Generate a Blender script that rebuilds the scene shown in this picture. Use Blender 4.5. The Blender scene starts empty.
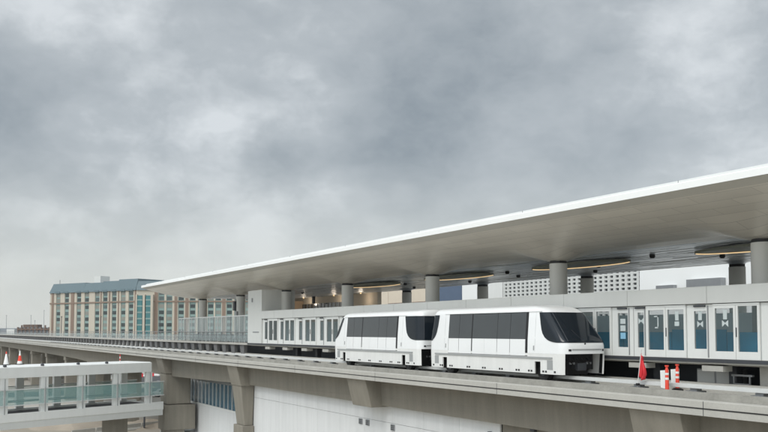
import bpy, bmesh, math, random
from mathutils import Vector
random.seed(7)
SC = bpy.context.scene
COL = SC.collection
EYE = 13.2                      # camera height above the ground (m); most heights below are relative to the eye

# ------------------------------------------------------------------ camera
cd = bpy.data.cameras.new('camera')
cam = bpy.data.objects.new('camera', cd)
COL.objects.link(cam)
cam.location = (0, 0, EYE)
cam.rotation_euler = (math.radians(93.0), 0, math.radians(60.6))
cd.sensor_width = 36
cd.lens = 39.84
cd.shift_y = 0.0918
cd.clip_start = 0.5
cd.clip_end = 9000
SC.camera = cam
SC.view_settings.view_transform = 'Standard'
SC.view_settings.look = 'None'
SC.view_settings.exposure = 0.1
SC.view_settings.gamma = 1
SC.view_settings.use_curve_mapping = False
SC.render.engine = 'CYCLES'

# ------------------------------------------------------------------ world
SUN_EL, SUN_AZ = math.radians(50), math.radians(152)   # azimuth: from +Y clockwise
W = bpy.data.worlds.new('World')
SC.world = W
W.use_nodes = True
wt = W.node_tree
wt.nodes.clear()
def wn(t, **k):
    n = wt.nodes.new(t)
    for a, v in k.items(): setattr(n, a, v)
    return n
def wl(a, b): wt.links.new(a, b)
def wmath(op, a, b=None, c=None):
    n = wn('ShaderNodeMath', operation=op)
    for i, v in enumerate((a, b, c)):
        if v is None: continue
        if isinstance(v, (int, float)): n.inputs[i].default_value = v
        else: wl(v, n.inputs[i])
    return n.outputs[0]
out = wn('ShaderNodeOutputWorld')
sky = wn('ShaderNodeTexSky', sky_type='NISHITA')
sky.sun_disc = False
sky.sun_elevation = SUN_EL
sky.sun_rotation = SUN_AZ
bsky = wn('ShaderNodeBackground'); bsky.inputs['Strength'].default_value = 0.1
wl(sky.outputs[0], bsky.inputs['Color'])
tc = wn('ShaderNodeTexCoord')
sep = wn('ShaderNodeSeparateXYZ'); wl(tc.outputs['Generated'], sep.inputs[0])
zc = wmath('MAXIMUM', sep.outputs[2], 0.0)
den = wmath('ADD', zc, 0.22)
cx = wmath('DIVIDE', sep.outputs[0], den)
cy = wmath('DIVIDE', sep.outputs[1], den)
comb = wn('ShaderNodeCombineXYZ'); wl(cx, comb.inputs[0]); wl(cy, comb.inputs[1]); comb.inputs[2].default_value = 3.7
def noise(vec, scale, detail, rough, dist=0.0):
    n = wn('ShaderNodeTexNoise'); wl(vec, n.inputs['Vector'])
    n.inputs['Scale'].default_value = scale; n.inputs['Detail'].default_value = detail
    n.inputs['Roughness'].default_value = rough; n.inputs['Distortion'].default_value = dist
    return n.outputs['Fac']
sv = wn('ShaderNodeVectorMath', operation='MULTIPLY'); wl(tc.outputs['Generated'], sv.inputs[0]); sv.inputs[1].default_value = (1, 1, 1.7)
n1 = noise(sv.outputs[0], 3.6, 8, 0.52, 0.0)
n2 = noise(sv.outputs[0], 10.0, 8, 0.56, 0.0)
vw = wn('ShaderNodeTexNoise'); wl(sv.outputs[0], vw.inputs['Vector']); vw.inputs['Scale'].default_value = 9; vw.inputs['Detail'].default_value = 6
vm = wn('ShaderNodeVectorMath', operation='MULTIPLY_ADD'); wl(vw.outputs['Color'], vm.inputs[0]); vm.inputs[1].default_value = (.22, .22, .22); wl(sv.outputs[0], vm.inputs[2])
vo = wn('ShaderNodeTexVoronoi', feature='SMOOTH_F1'); wl(vm.outputs[0], vo.inputs['Vector']); vo.inputs['Scale'].default_value = 6.5; vo.inputs['Smoothness'].default_value = .7
cl = wmath('ADD', wmath('ADD', wmath('MULTIPLY', n1, 0.60), wmath('MULTIPLY', n2, 0.42)), wmath('MULTIPLY_ADD', vo.outputs['Distance'], -.32, .13))
# the cloud masses: (direction, size, darkness) ; blobs of thicker or thinner cloud
wv = wn('ShaderNodeVectorMath', operation='ADD')
nw = wn('ShaderNodeTexNoise'); wl(tc.outputs['Generated'], nw.inputs['Vector'])
nw.inputs['Scale'].default_value = 7.0; nw.inputs['Detail'].default_value = 7
sw = wn('ShaderNodeVectorMath', operation='MULTIPLY_ADD')
wl(nw.outputs['Color'], sw.inputs[0]); sw.inputs[1].default_value = (.20, .20, .16); sw.inputs[2].default_value = (-.10, -.10, -.08)
wl(tc.outputs['Generated'], wv.inputs[0]); wl(sw.outputs[0], wv.inputs[1])
BLOBS = [((-0.929, 0.303, 0.245), 0.08, 0.09), ((-0.982, 0.097, 0.165), 0.13, 0.36), ((-0.969, 0.161, 0.186), 0.08, 0.08), ((-0.796, 0.494, 0.348), 0.16, 0.12), ((-0.858, 0.378, 0.347), 0.1, 0.07), ((-0.907, 0.372, 0.196), 0.035, 0.20), ((-0.85, 0.475, 0.215), 0.13, 0.14), ((-0.796, 0.561, 0.229), 0.2, 0.1), ((-0.872, 0.46, 0.169), 0.1, 0.08), ((-0.694, 0.692, 0.201), 0.18, 0.07), ((-0.936, 0.234, 0.264), 0.08, 0.05), ((-0.944, 0.132, 0.304), 0.14, -0.15), ((-0.969, 0.106, 0.223), 0.06, -0.06), ((-0.909, 0.339, 0.243), 0.09, -0.05), ((-0.958, 0.25, 0.142), 0.14, -0.09), ((-0.985, 0.148, 0.089), 0.12, -0.1), ((-0.864, 0.405, 0.298), 0.07, -0.09), ((-0.828, 0.487, 0.278), 0.08, -0.08), ((-0.723, 0.603, 0.337), 0.04, -0.09), ((-0.604, 0.745, 0.284), 0.1, -0.07), ((-0.909, 0.4, 0.117), 0.1, -0.04)]
n3 = noise(vm.outputs[0], 24.0, 8, 0.6, 0.0)
acc = wmath('ADD', wmath('MULTIPLY_ADD', cl, 1.2, -0.045), wmath('MULTIPLY_ADD', n3, .22, -.11))
for dvec, size, dark in BLOBS:
    d = Vector(dvec).normalized()
    dist = wn('ShaderNodeVectorMath', operation='DISTANCE')
    wl(wv.outputs[0], dist.inputs[0]); dist.inputs[1].default_value = d
    mr = wn('ShaderNodeMapRange', interpolation_type='SMOOTHSTEP')
    wl(dist.outputs['Value'], mr.inputs['Value'])
    mr.inputs['From Min'].default_value = size * .35; mr.inputs['From Max'].default_value = size * 1.35
    mr.inputs['To Min'].default_value = -dark; mr.inputs['To Max'].default_value = 0
    acc = wmath('ADD', acc, mr.outputs[0])
ramp = wn('ShaderNodeValToRGB')
wl(acc, ramp.inputs[0])
e = ramp.color_ramp.elements
e[0].position = .06; e[0].color = (.265, .303, .332, 1)
e[1].position = .72; e[1].color = (.69, .725, .745, 1)
m = ramp.color_ramp.elements.new(.5); m.color = (.465, .502, .525, 1)
hor = wn('ShaderNodeMapRange', interpolation_type='SMOOTHSTEP'); wl(zc, hor.inputs['Value'])
hor.inputs['From Min'].default_value = 0.0; hor.inputs['From Max'].default_value = .22
hor.inputs['To Min'].default_value = .8; hor.inputs['To Max'].default_value = 0
mixh = wn('ShaderNodeMix', data_type='RGBA')
wl(hor.outputs[0], mixh.inputs['Factor']); wl(ramp.outputs[0], mixh.inputs['A']); mixh.inputs['B'].default_value = (.69, .708, .67, 1)
# the cloud deck is brighter round the veiled sun, behind and above the viewer
sund = Vector((math.sin(SUN_AZ) * math.cos(SUN_EL), math.cos(SUN_AZ) * math.cos(SUN_EL), math.sin(SUN_EL)))
dot = wn('ShaderNodeVectorMath', operation='DOT_PRODUCT'); wl(tc.outputs['Generated'], dot.inputs[0]); dot.inputs[1].default_value = sund
br = wn('ShaderNodeMapRange', interpolation_type='SMOOTHSTEP'); wl(dot.outputs['Value'], br.inputs['Value'])
br.inputs['From Min'].default_value = .05; br.inputs['From Max'].default_value = 1
br.inputs['To Min'].default_value = 1; br.inputs['To Max'].default_value = 2.6
bcl = wn('ShaderNodeBackground'); wl(mixh.outputs['Result'], bcl.inputs['Color']); wl(br.outputs[0], bcl.inputs['Strength'])
ms = wn('ShaderNodeMixShader'); ms.inputs[0].default_value = .9
wl(bsky.outputs[0], ms.inputs[1]); wl(bcl.outputs[0], ms.inputs[2]); wl(ms.outputs[0], out.inputs[0])

# ------------------------------------------------------------------ sun (veiled)
sl = bpy.data.lights.new('sun', 'SUN'); sl.energy = 1.3; sl.angle = math.radians(25); sl.color = (1, .97, .92)
so = bpy.data.objects.new('sun', sl); COL.objects.link(so)
so.rotation_euler = (-sund).to_track_quat('-Z', 'Y').to_euler()
so.location = (0, -20, 60)

# ------------------------------------------------------------------ materials
MATS = {}
def mat(name, color, rough=.6, metal=0.0, var=.12, scale=.6, streak=0.0, fine=0.0, bump=0.0, spec=.5, emit=None, coat=0.0, alpha=None, tint=None, panels=False):
    m = bpy.data.materials.new(name); m.use_nodes = True
    nt = m.node_tree; p = nt.nodes['Principled BSDF']
    L = nt.links.new
    p.inputs['Roughness'].default_value = rough; p.inputs['Metallic'].default_value = metal
    p.inputs['Specular IOR Level'].default_value = spec
    if coat: p.inputs['Coat Weight'].default_value = coat; p.inputs['Coat Roughness'].default_value = .08
    geo = nt.nodes.new('ShaderNodeNewGeometry')
    def nz(sc, det, mapping=None):
        n = nt.nodes.new('ShaderNodeTexNoise'); n.inputs['Scale'].default_value = sc; n.inputs['Detail'].default_value = det
        n.inputs['Roughness'].default_value = .6
        if mapping:
            v = nt.nodes.new('ShaderNodeVectorMath'); v.operation = 'MULTIPLY'; L(geo.outputs['Position'], v.inputs[0]); v.inputs[1].default_value = mapping
            L(v.outputs[0], n.inputs['Vector'])
        else: L(geo.outputs['Position'], n.inputs['Vector'])
        return n.outputs['Fac']
    def mth(op, a, b):
        n = nt.nodes.new('ShaderNodeMath'); n.operation = op
        for i, v in enumerate((a, b)):
            if isinstance(v, (int, float)): n.inputs[i].default_value = v
            else: L(v, n.inputs[i])
        return n.outputs[0]
    f = mth('MULTIPLY_ADD', nz(scale, 5), 2 * var); f.node.inputs[2].default_value = 1 - var
    if streak:
        s = mth('MULTIPLY_ADD', nz(1.0, 4, (2.2, 2.2, .18)), 2 * streak); s.node.inputs[2].default_value = 1 - streak
        f = mth('MULTIPLY', f, s)
    if fine:
        s = mth('MULTIPLY_ADD', nz(14, 3), 2 * fine); s.node.inputs[2].default_value = 1 - fine
        f = mth('MULTIPLY', f, s)
    mx = nt.nodes.new('ShaderNodeVectorMath'); mx.operation = 'SCALE'
    mx.inputs[0].default_value = color[:3]; L(f, mx.inputs['Scale'])
    src = mx.outputs[0]
    if tint:
        mm = nt.nodes.new('ShaderNodeMix'); mm.data_type = 'RGBA'
        mrr = nt.nodes.new('ShaderNodeMapRange'); L(nz(scale * .45, 4), mrr.inputs['Value']); mrr.inputs['From Min'].default_value = .45; mrr.inputs['From Max'].default_value = .62
        L(mrr.outputs[0], mm.inputs['Factor']); L(src, mm.inputs['A']); mm.inputs['B'].default_value = (*tint, 1)
        src = mm.outputs['Result']
    if panels:
        bk = nt.nodes.new('ShaderNodeTexBrick'); L(geo.outputs['Position'], bk.inputs['Vector'])
        bk.inputs['Scale'].default_value = 1; bk.inputs['Brick Width'].default_value = 3.0; bk.inputs['Row Height'].default_value = .75
        bk.inputs['Mortar Size'].default_value = .012; bk.offset = .5
        bk.inputs['Color1'].default_value = (1, 1, 1, 1); bk.inputs['Color2'].default_value = (.91, .91, .91, 1); bk.inputs['Mortar'].default_value = (.58, .58, .58, 1)
        mb_ = nt.nodes.new('ShaderNodeVectorMath'); mb_.operation = 'MULTIPLY'; L(src, mb_.inputs[0]); L(bk.outputs['Color'], mb_.inputs[1]); src = mb_.outputs[0]
    L(src, p.inputs['Base Color'])
    if bump:
        b = nt.nodes.new('ShaderNodeBump'); b.inputs['Strength'].default_value = bump; b.inputs['Distance'].default_value = .03
        L(nz(6, 5), b.inputs['Height']); L(b.outputs[0], p.inputs['Normal'])
    if emit:
        p.inputs['Emission Color'].default_value = (*emit[0], 1); p.inputs['Emission Strength'].default_value = emit[1]
    if alpha is not None:
        p.inputs['Alpha'].default_value = alpha
    MATS[name] = m
    return m
mat('concrete', (.205, .19, .158), .85, var=.12, scale=.35, streak=.24, fine=.08, bump=.3)  # girder concrete: base tone lowered to hold the shade under the deck overhang
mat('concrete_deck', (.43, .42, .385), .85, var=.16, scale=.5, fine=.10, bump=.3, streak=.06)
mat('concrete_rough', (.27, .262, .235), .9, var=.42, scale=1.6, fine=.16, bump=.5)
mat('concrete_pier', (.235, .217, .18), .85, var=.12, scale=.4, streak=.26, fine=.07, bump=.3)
mat('concrete_dark', (.15, .15, .15), .9, var=.2, scale=.7, fine=.08)
mat('rail_white', (.62, .63, .62), .5, var=.08, scale=1.5, streak=.04)
mat('panel_white', (.74, .75, .73), .45, var=.05, scale=.5, streak=.06)
mat('panel_grey', (.62, .63, .61), .55, var=.05, scale=.4, streak=.05)
mat('wall_white', (.68, .69, .69), .6, var=.07, scale=.25, streak=.13)
mat('fascia_white', (.86, .87, .86), .35, var=.02, scale=.5)
mat('soffit', (.84, .79, .70), .34, metal=.25, var=.07, scale=.35, panels=True)
mat('canopy_trim', (.50, .48, .43), .5, var=.05)
mat('ceiling_slats', (.80, .83, .86), .33, metal=.75, var=.10, scale=.6)
mat('ceiling_slats_dark', (.55, .58, .62), .3, metal=.75, var=.15, scale=.6)
mat('black', (.012, .012, .014), .6, var=.1)
mat('black_void', (.10, .11, .125), .8, var=.3)
mat('steel_dark', (.07, .075, .085), .5, metal=.4, var=.2, scale=2)
mat('steel_grey', (.30, .31, .32), .45, metal=.5, var=.12, scale=2)
mat('train_white', (.80, .81, .81), .28, var=.03, scale=.7, coat=.3, streak=.025)
mat('train_roof', (.72, .73, .72), .4, var=.06, scale=.8)
mat('train_glass', (.05, .056, .06), .12, bump=.05, var=.15, scale=.8, spec=.75)
mat('windshield_glass', (.010, .015, .021), .10, var=.15, scale=.8, spec=.32)
mat('train_grey', (.33, .34, .34), .5, var=.08)
mat('rubber', (.02, .02, .02), .85, var=.2)
mat('tinted_glass', (.07, .11, .12), .06, var=.4, scale=.9, alpha=.27, spec=.7)
mat('rail_glass', (.34, .58, .56), .08, var=.15, scale=.5, alpha=.27)
mat('teal_glass', (.08, .20, .28), .10, var=.25, scale=.25, alpha=.6)
mat('light_glass', (.38, .46, .47), .10, var=.2, scale=.5, alpha=.3)
mat('train_skirt', (.74, .74, .72), .4, var=.07, scale=1.2, coat=.15, streak=.12, fine=.03)
mat('blue_board', (.03, .40, .68), .5, var=.55, scale=.5)
mat('blue_panel', (.09, .13, .20), .5, var=.1)
mat('pale_panel', (.70, .82, .86), .4, var=.2, scale=.6)
mat('beige', (.66, .58, .47), .7, var=.08, scale=.4)
mat('warm_beige', (.58, .44, .31), .7, var=.06, scale=.4)
mat('paper', (.56, .62, .62), .7, var=.03)
mat('safety_red', (.66, .03, .04), .55, var=.15, scale=3)
mat('safety_orange', (.72, .065, .035), .5, var=.12, scale=4)
mat('reflective', (.75, .76, .74), .4, var=.05)
mat('lamp_warm', (.8, .6, .3), .5, emit=((1, .72, .40), .75))
mat('disc_green', (.24, .25, .20), .5, var=.08)
mat('hotel_cream', (.50, .455, .375), .8, var=.06, scale=.1, streak=.04)
mat('hotel_brown', (.23, .165, .125), .8, var=.1, scale=.1)
mat('hotel_teal', (.22, .32, .30), .5, var=.1, scale=.1)
mat('hotel_glass', (.018, .032, .034), .12, var=.45, scale=.25)
mat('hotel_glass_teal', (.04, .17, .18), .12, var=.4, scale=.25)
mat('hotel_roof', (.115, .165, .185), .6, var=.1, scale=.1)
mat('ground_concrete', (.41, .39, .35), .9, var=.2, scale=.04, fine=.05, tint=(.27, .235, .185))
mat('asphalt', (.06, .06, .062), .9, var=.25, scale=.2)
mat('dirt', (.32, .275, .22), .95, var=.3, scale=.25, bump=.6)
mat('paint_line', (.7, .7, .68), .7, var=.15, scale=3)
mat('far_brown', (.16, .11, .085), .9, var=.3, scale=.1)
mat('far_grey', (.22, .24, .26), .9, var=.2, scale=.05)
mat('foliage', (.05, .08, .035), .9, var=.4, scale=.5)

# ------------------------------------------------------------------ helpers
def G(s, d, z):                 # along the guideway (away to the left), distance across it, height relative to the eye
    return (-s, d, EYE + z)
def A(x, y, z): return (x, y, z)
class MB:
    def __init__(self, fr=G): self.v = []; self.f = []; self.mi = []; self.fr = fr
    def add(self, vs, fs, m=0):
        o = len(self.v); self.v += [self.fr(*p) for p in vs]
        for f in fs: self.f.append([i + o for i in f]); self.mi.append(m)
        return self
    def box(self, a0, a1, b0, b1, c0, c1, m=0):
        vs = [(a, b, c) for c in (c0, c1) for b in (b0, b1) for a in (a0, a1)]
        return self.add(vs, [(0, 1, 3, 2), (4, 6, 7, 5), (0, 4, 5, 1), (2, 3, 7, 6), (0, 2, 6, 4), (1, 5, 7, 3)], m)
    def prism(self, poly, c0, c1, axis=0, m=0):      # poly in the two other axes, extruded along axis
        n = len(poly); vs = []
        for c in (c0, c1):
            for p in poly:
                q = list(p); q.insert(axis, c); vs.append(tuple(q))
        fs = [tuple(range(n)), tuple(range(n, 2 * n))] + [(i, (i + 1) % n, n + (i + 1) % n, n + i) for i in range(n)]
        return self.add(vs, fs, m)
    def hexa(self, bot, top, m=0):
        return self.add(list(bot) + list(top), [(0, 1, 2, 3), (4, 5, 6, 7), (0, 1, 5, 4), (1, 2, 6, 5), (2, 3, 7, 6), (3, 0, 4, 7)], m)
    def tube(self, p, q, r0, r1=None, n=10, m=0):
        r1 = r0 if r1 is None else r1
        a, b = Vector(p), Vector(q); w = (b - a).normalized()
        u = w.orthogonal().normalized(); v = w.cross(u)
        vs = []
        for c, r in ((a, r0), (b, r1)):
            for i in range(n):
                t = 2 * math.pi * i / n; vs.append(tuple(c + r * (math.cos(t) * u + math.sin(t) * v)))
        return self.add(vs, [tuple(range(n)), tuple(range(n, 2 * n))] + [(i, (i + 1) % n, n + (i + 1) % n, n + i) for i in range(n)], m)
    def lathe(self, c, prof, n=20, m=0):
        vs = []
        for r, z in prof:
            for i in range(n):
                t = 2 * math.pi * i / n; vs.append((c[0] + r * math.cos(t), c[1] + r * math.sin(t), c[2] + z))
        k = len(prof)
        fs = [tuple(range(n)), tuple(range((k - 1) * n, k * n))]
        for j in range(k - 1):
            for i in range(n): fs.append((j * n + i, j * n + (i + 1) % n, (j + 1) * n + (i + 1) % n, (j + 1) * n + i))
        return self.add(vs, fs, m)
    def grid(self, rows, m=0):
        n = len(rows[0]); vs = [p for r in rows for p in r]
        fs = [(j * n + i, j * n + i + 1, (j + 1) * n + i + 1, (j + 1) * n + i) for j in range(len(rows) - 1) for i in range(n - 1)]
        return self.add(vs, fs, m)
    def build(self, name, mats, parent=None, smooth=False, bevel=0, origin=None):
        if isinstance(mats, str): mats = [mats]
        off = Vector(wloc(parent)) if parent else Vector(origin or (0, 0, 0))
        org = Vector(origin) - off if (origin and parent) else Vector((0, 0, 0))
        me = bpy.data.meshes.new(name)
        base = off + org
        me.from_pydata([tuple(Vector(p) - base) for p in self.v], [], self.f)
        for x in mats: me.materials.append(MATS[x])
        for p, i in zip(me.polygons, self.mi): p.material_index = i
        bm = bmesh.new(); bm.from_mesh(me)
        bmesh.ops.recalc_face_normals(bm, faces=bm.faces); bm.to_mesh(me); bm.free()
        ob = bpy.data.objects.new(name, me); COL.objects.link(ob)
        if parent: ob.parent = parent; ob.location = org
        else: ob.location = base
        if smooth:
            for p in me.polygons: p.use_smooth = True
            mod = ob.modifiers.new('edges', 'EDGE_SPLIT'); mod.split_angle = math.radians(38)
        if bevel:
            b = ob.modifiers.new('bevel', 'BEVEL'); b.width = bevel; b.segments = 2; b.limit_method = 'ANGLE'
        return ob
def wloc(o):
    v = Vector((0, 0, 0))
    while o: v += o.location; o = o.parent
    return v
def tag(o, label=None, cat=None, group=None, kind=None):
    for k, v in (('label', label), ('category', cat), ('group', group), ('kind', kind)):
        if v: o[k] = v
    return o
def thing(name, loc, label, cat, group=None):
    o = bpy.data.objects.new(name, None); o.empty_display_size = .5; COL.objects.link(o); o.location = loc
    return tag(o, label, cat, group)
def kids(o): return [c for c in bpy.data.objects if c.parent == o]
def copy_tree(o, parent=None, shift=None, ch=None):
    c = o.copy(); COL.objects.link(c)
    if parent: c.parent = parent
    for k in kids(o): copy_tree(k, c)
    if shift: c.location = Vector(c.location) + Vector(shift)
    return c
def seq(a, b, n): return [a + (b - a) * i / (n - 1) for i in range(n)]

# ================================================================== SETTING
DECK = -2.55
g = MB(A).add([(-6000, -3000, 0), (2500, -3000, 0), (2500, 6000, 0), (-6000, 6000, 0)], [(0, 1, 2, 3)])
tag(g.build('ground', 'ground_concrete'), kind='structure')
r = MB(A).add([(-900, 52, .02), (60, 52, .02), (60, 66, .02), (-900, 66, .02)], [(0, 1, 2, 3)])
r.add([(-190, -200, .024), (-176, -200, .024), (-200, 400, .024), (-214, 400, .024)], [(0, 1, 2, 3)])
tag(r.build('road', 'asphalt'), kind='structure')
r = MB(A)
for i in range(60): r.add([(-900 + i * 12, 58.9, .03), (-896 + i * 12, 58.9, .03), (-896 + i * 12, 59.1, .03), (-900 + i * 12, 59.1, .03)], [(0, 1, 2, 3)])
tag(r.build('road_marking', 'paint_line'), kind='structure')
# mounds of bare dirt beside the elevated walkway
def mound(c, rx, ry, h, seed):
    rnd = random.Random(seed); n = 26; rows = []
    for j in range(8):
        f = 1 - j / 7
        rows.append([(c[0] + rx * f * math.cos(2 * math.pi * i / n) * (1 + .12 * math.sin(i * 1.7 + seed)), c[1] + ry * f * math.sin(2 * math.pi * i / n) * (1 + .1 * math.sin(i * 2.3)),
                      -.05 + h * (1 - f) ** .8 + (rnd.uniform(-.12, .12) if 0 < j < 7 else 0)) for i in range(n)] )
        rows[-1].append(rows[-1][0])
    b = MB(A).grid(rows)
    return tag(b.build('dirt_mound', 'dirt', smooth=True), kind='structure')
mound((-128, 20, 0), 9, 6, 1.6, 1); mound((-113, 10.5, 0), 7, 5, 1.1, 2); mound((-120, 30, 0), 5, 5, 1.0, 5)

# ================================================================== GUIDEWAY
gw = thing('elevated_guideway', (-24.8, 27, 0), 'long raised concrete guideway on piers that carries the white train', 'guideway')
S0, S1 = -12, 520
mb = MB().prism([(25.4, -3.09), (25.4, -2.86), (25.46, -2.83), (25.4, -2.80), (25.4, -2.57), (25.44, DECK), (31.2, DECK), (31.2, -3.09)], S0, S1)
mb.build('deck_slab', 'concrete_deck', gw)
mb = MB().prism([(25.9, DECK + .004), (25.94, -2.30), (26.28, -2.30), (26.32, DECK + .004)], S0, S1)
mb.build('kerb', 'concrete_rough', gw)
# dark slot that runs along the edge of the slab
MB().box(S0, S1, 25.385, 25.399, -2.842, -2.812).build('edge_joint', 'black', gw)
mb = MB()
for k in range(30):
    a = 9 + 12.4 * k
    mb.box(a, a + .02, 25.392, 25.401, -3.088, -2.56)
mb.build('slab_joint', 'steel_dark', gw)
# girder with a deeper haunched stretch by the walkway
prof = [(-12, -4.78), (74, -4.78), (86, -5.0), (99.5, -5.2), (112, -5.1), (124.4, -5.75), (136, -5.3), (160, -4.9), (200, -4.78), (520, -4.78)]
mb = MB()
for d0, d1 in ((26.7, 27.35), (29.4, 30.1)):
    poly = [(s, z) for s, z in prof] + [(520, -3.092), (-12, -3.092)]
    vs = [(s, d0 + (.12 if z < -4 else 0), z) for s, z in poly] + [(s, d1, z) for s, z in poly]
    n = len(poly); mb.add(vs, [tuple(range(n)), tuple(range(n, 2 * n))] + [(i, (i + 1) % n, n + (i + 1) % n, n + i) for i in range(n)])
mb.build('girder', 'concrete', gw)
# running plinths
for d0, d1 in ((27.45, 27.95), (29.4, 29.9)):
    MB().box(S0, S1, d0, d1, DECK + .004, DECK + .10).build('running_plinth', 'concrete_deck', gw)
# raised white guide rail with its brackets
MB().prism([(28.25, -2.34), (28.25, -2.20), (28.5, -2.18), (28.75, -2.20), (28.75, -2.34)], S0, S1).build('guide_rail', 'rail_white', gw)
b0 = MB().box(18, 18.35, 28.35, 28.65, DECK + .1, -2.343).box(17.9, 18.45, 28.2, 28.8, DECK + .003, DECK + .1).build('rail_bracket', 'steel_grey', gw, origin=G(18, 28.5, DECK))
for k in range(1, 60):
    c = b0.copy(); COL.objects.link(c); c.location.x -= 3.1 * k
# low kerb on the far side
MB().box(S0, S1, 30.75, 31.15, DECK + .004, -2.28).build('kerb', 'concrete_deck', gw)
# bits of cable box and clips on the near edge
for k, s in enumerate((21.4, 24.1, 31.0, 37.2, 48.3, 58.0, 66.5)):
    MB().box(s, s + .5, 26.6, 26.95, DECK + .003, -2.36).build('cable_box', 'steel_grey', gw, bevel=.02)
# piers
def pier(s, kind):
    w = 1.3
    # cap: wedge under the slab
    if kind == 'far':
        mb = MB().box(s - 1.2, s + 1.2, 26.95, 30.3, -5.6, -3.095)
        p = mb.build('pier', 'concrete_pier', gw, bevel=.03)
        MB().box(s - .95, s + .95, 27.1, 29.2, -EYE, -5.603).build('shaft', 'concrete_pier', p, bevel=.05)
        return
    mb = MB().hexa([(s - w, 26.07, -4.88), (s + w, 26.07, -4.88), (s + w, 30.3, -4.88), (s - w, 30.3, -4.88)],
                   [(s - w, 25.6, -3.093), (s + w, 25.6, -3.093), (s + w, 30.8, -3.093), (s - w, 30.8, -3.093)])
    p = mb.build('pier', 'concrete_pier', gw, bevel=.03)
    if kind == 'plain':
        MB().hexa([(s - .95, 26.55, -8.4), (s + 1.1, 26.55, -8.4), (s + 1.1, 27.3, -8.4), (s - .95, 27.3, -8.4)],
                  [(s - 1.15, 26.12, -4.883), (s + 1.25, 26.12, -4.883), (s + 1.25, 27.34, -4.883), (s - 1.15, 27.34, -4.883)]).build('shaft', 'concrete_pier', p, bevel=.03)
        MB().box(s - 1.15, s + 1.25, 26.3, 27.36, -EYE, -8.42).build('footing', 'concrete_pier', p, bevel=.03)
    elif kind == 'big':
        MB().hexa([(s - 1.2, 26.3, -8.4), (s + 1.2, 26.3, -8.4), (s + 1.2, 29.1, -8.4), (s - 1.2, 29.1, -8.4)],
                  [(s - 1.25, 26.1, -4.883), (s + 1.25, 26.1, -4.883), (s + 1.25, 29.1, -4.883), (s - 1.25, 29.1, -4.883)]).build('shaft', 'concrete_pier', p, bevel=.12)
        MB().box(s - 1.35, s + 1.35, 26.0, 29.6, -11.3, -8.44).build('collar', 'concrete_pier', p, bevel=.05)
        MB().box(s - 1.2, s + 1.2, 26.3, 28.4, -EYE, -11.303).build('footing', 'concrete_pier', p)
    elif kind == 'far':
        MB().box(s - 1.0, s + 1.0, 26.8, 29.2, -EYE, -4.883).build('shaft', 'concrete_pier', p, bevel=.05)
SP = 24.85
pier(0.0, 'cap'); pier(24.0, 'cap'); pier(49.2, 'cap'); pier(73.3, 'plain'); pier(98.4, 'big')
for k in range(5, 14): pier(98.4 + SP * (k - 4), 'far')

# ================================================================== BUILDING UNDER THE GUIDEWAY
ub = thing('annex_building', G(55, 30, -EYE), 'white panelled building wall directly underneath the raised guideway', 'building')
mb = MB()
for i in range(10):
    a = 36.2 + i * 3.78
    for z0, z1 in ((-EYE, -9.1), (-9.08, -5.92), (-5.90, -4.2)):
        mb.box(a, a + 3.765, 27.4, 27.5, z0, z1)
mb.build('cladding', 'wall_white', ub)
MB().box(36.3, 74, 27.503, 46, -EYE, -4.3).build('wall', 'concrete_dark', ub)
for s in (51.6, 50.6, 47.2):
    v = MB().box(s, s + .45, 27.33, 27.398, -6.35, -5.97).build('vent', 'steel_grey', ub)
    for k in range(3): MB().box(s + .05, s + .4, 27.31, 27.328, -6.3 + k * .11, -6.25 + k * .11).build('louvre', 'steel_dark', v)
MB().box(33.2, 33.5, 27.2, 27.398, -4.98, -4.85).box(36.9, 37.1, 27.25, 27.398, -5.5, -5.35).build('light_fitting', 'steel_dark', ub)
rb = thing('side_building', G(10, 36, -EYE), 'dull tan wall below the guideway at the lower right of the white annex', 'building')
MB().box(-10, 36.19, 27.55, 50, -EYE, -4.6).build('wall', 'concrete_pier', rb)
# glazed link behind the piers
gl = thing('glazed_link', G(88, 32, -EYE), 'enclosed link with narrow blue glass panes between two guideway piers', 'building')
MB().box(73, 103, 30.05, 34, -EYE, -8.5).build('wall', 'wall_white', gl)
MB().box(73, 103, 30.0, 34, -8.497, -8.3).build('sill', 'panel_white', gl)
MB().box(73, 103, 30.0, 34, -5.75, -5.45).build('roof', 'steel_grey', gl)
MB().box(73.1, 102.9, 30.15, 30.18, -8.3, -5.75).build('glass', 'teal_glass', gl)
MB().box(73.2, 102.8, 33, 33.1, -8.3, -5.75).build('back_wall', 'blue_panel', gl)
mu = MB().box(74, 74.09, 30.02, 30.14, -8.3, -5.75).build('mullion', 'rail_white', gl)
for k in range(1, 22):
    c = mu.copy(); COL.objects.link(c); c.location.x -= 1.3 * k
MB().box(101.5, 104, 29.9, 31, -9.0, -8.75).box(86, 101, 26.6, 30, -11.9, -11.7).build('ledge', 'panel_white', gl)

# ================================================================== STATION
st = thing('station', G(45, 38, -EYE), 'grey and white train station with long swept canopy and platform doors', 'station')
F = -1.2
PE = 78.3                                    # far end of the door wall
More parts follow.
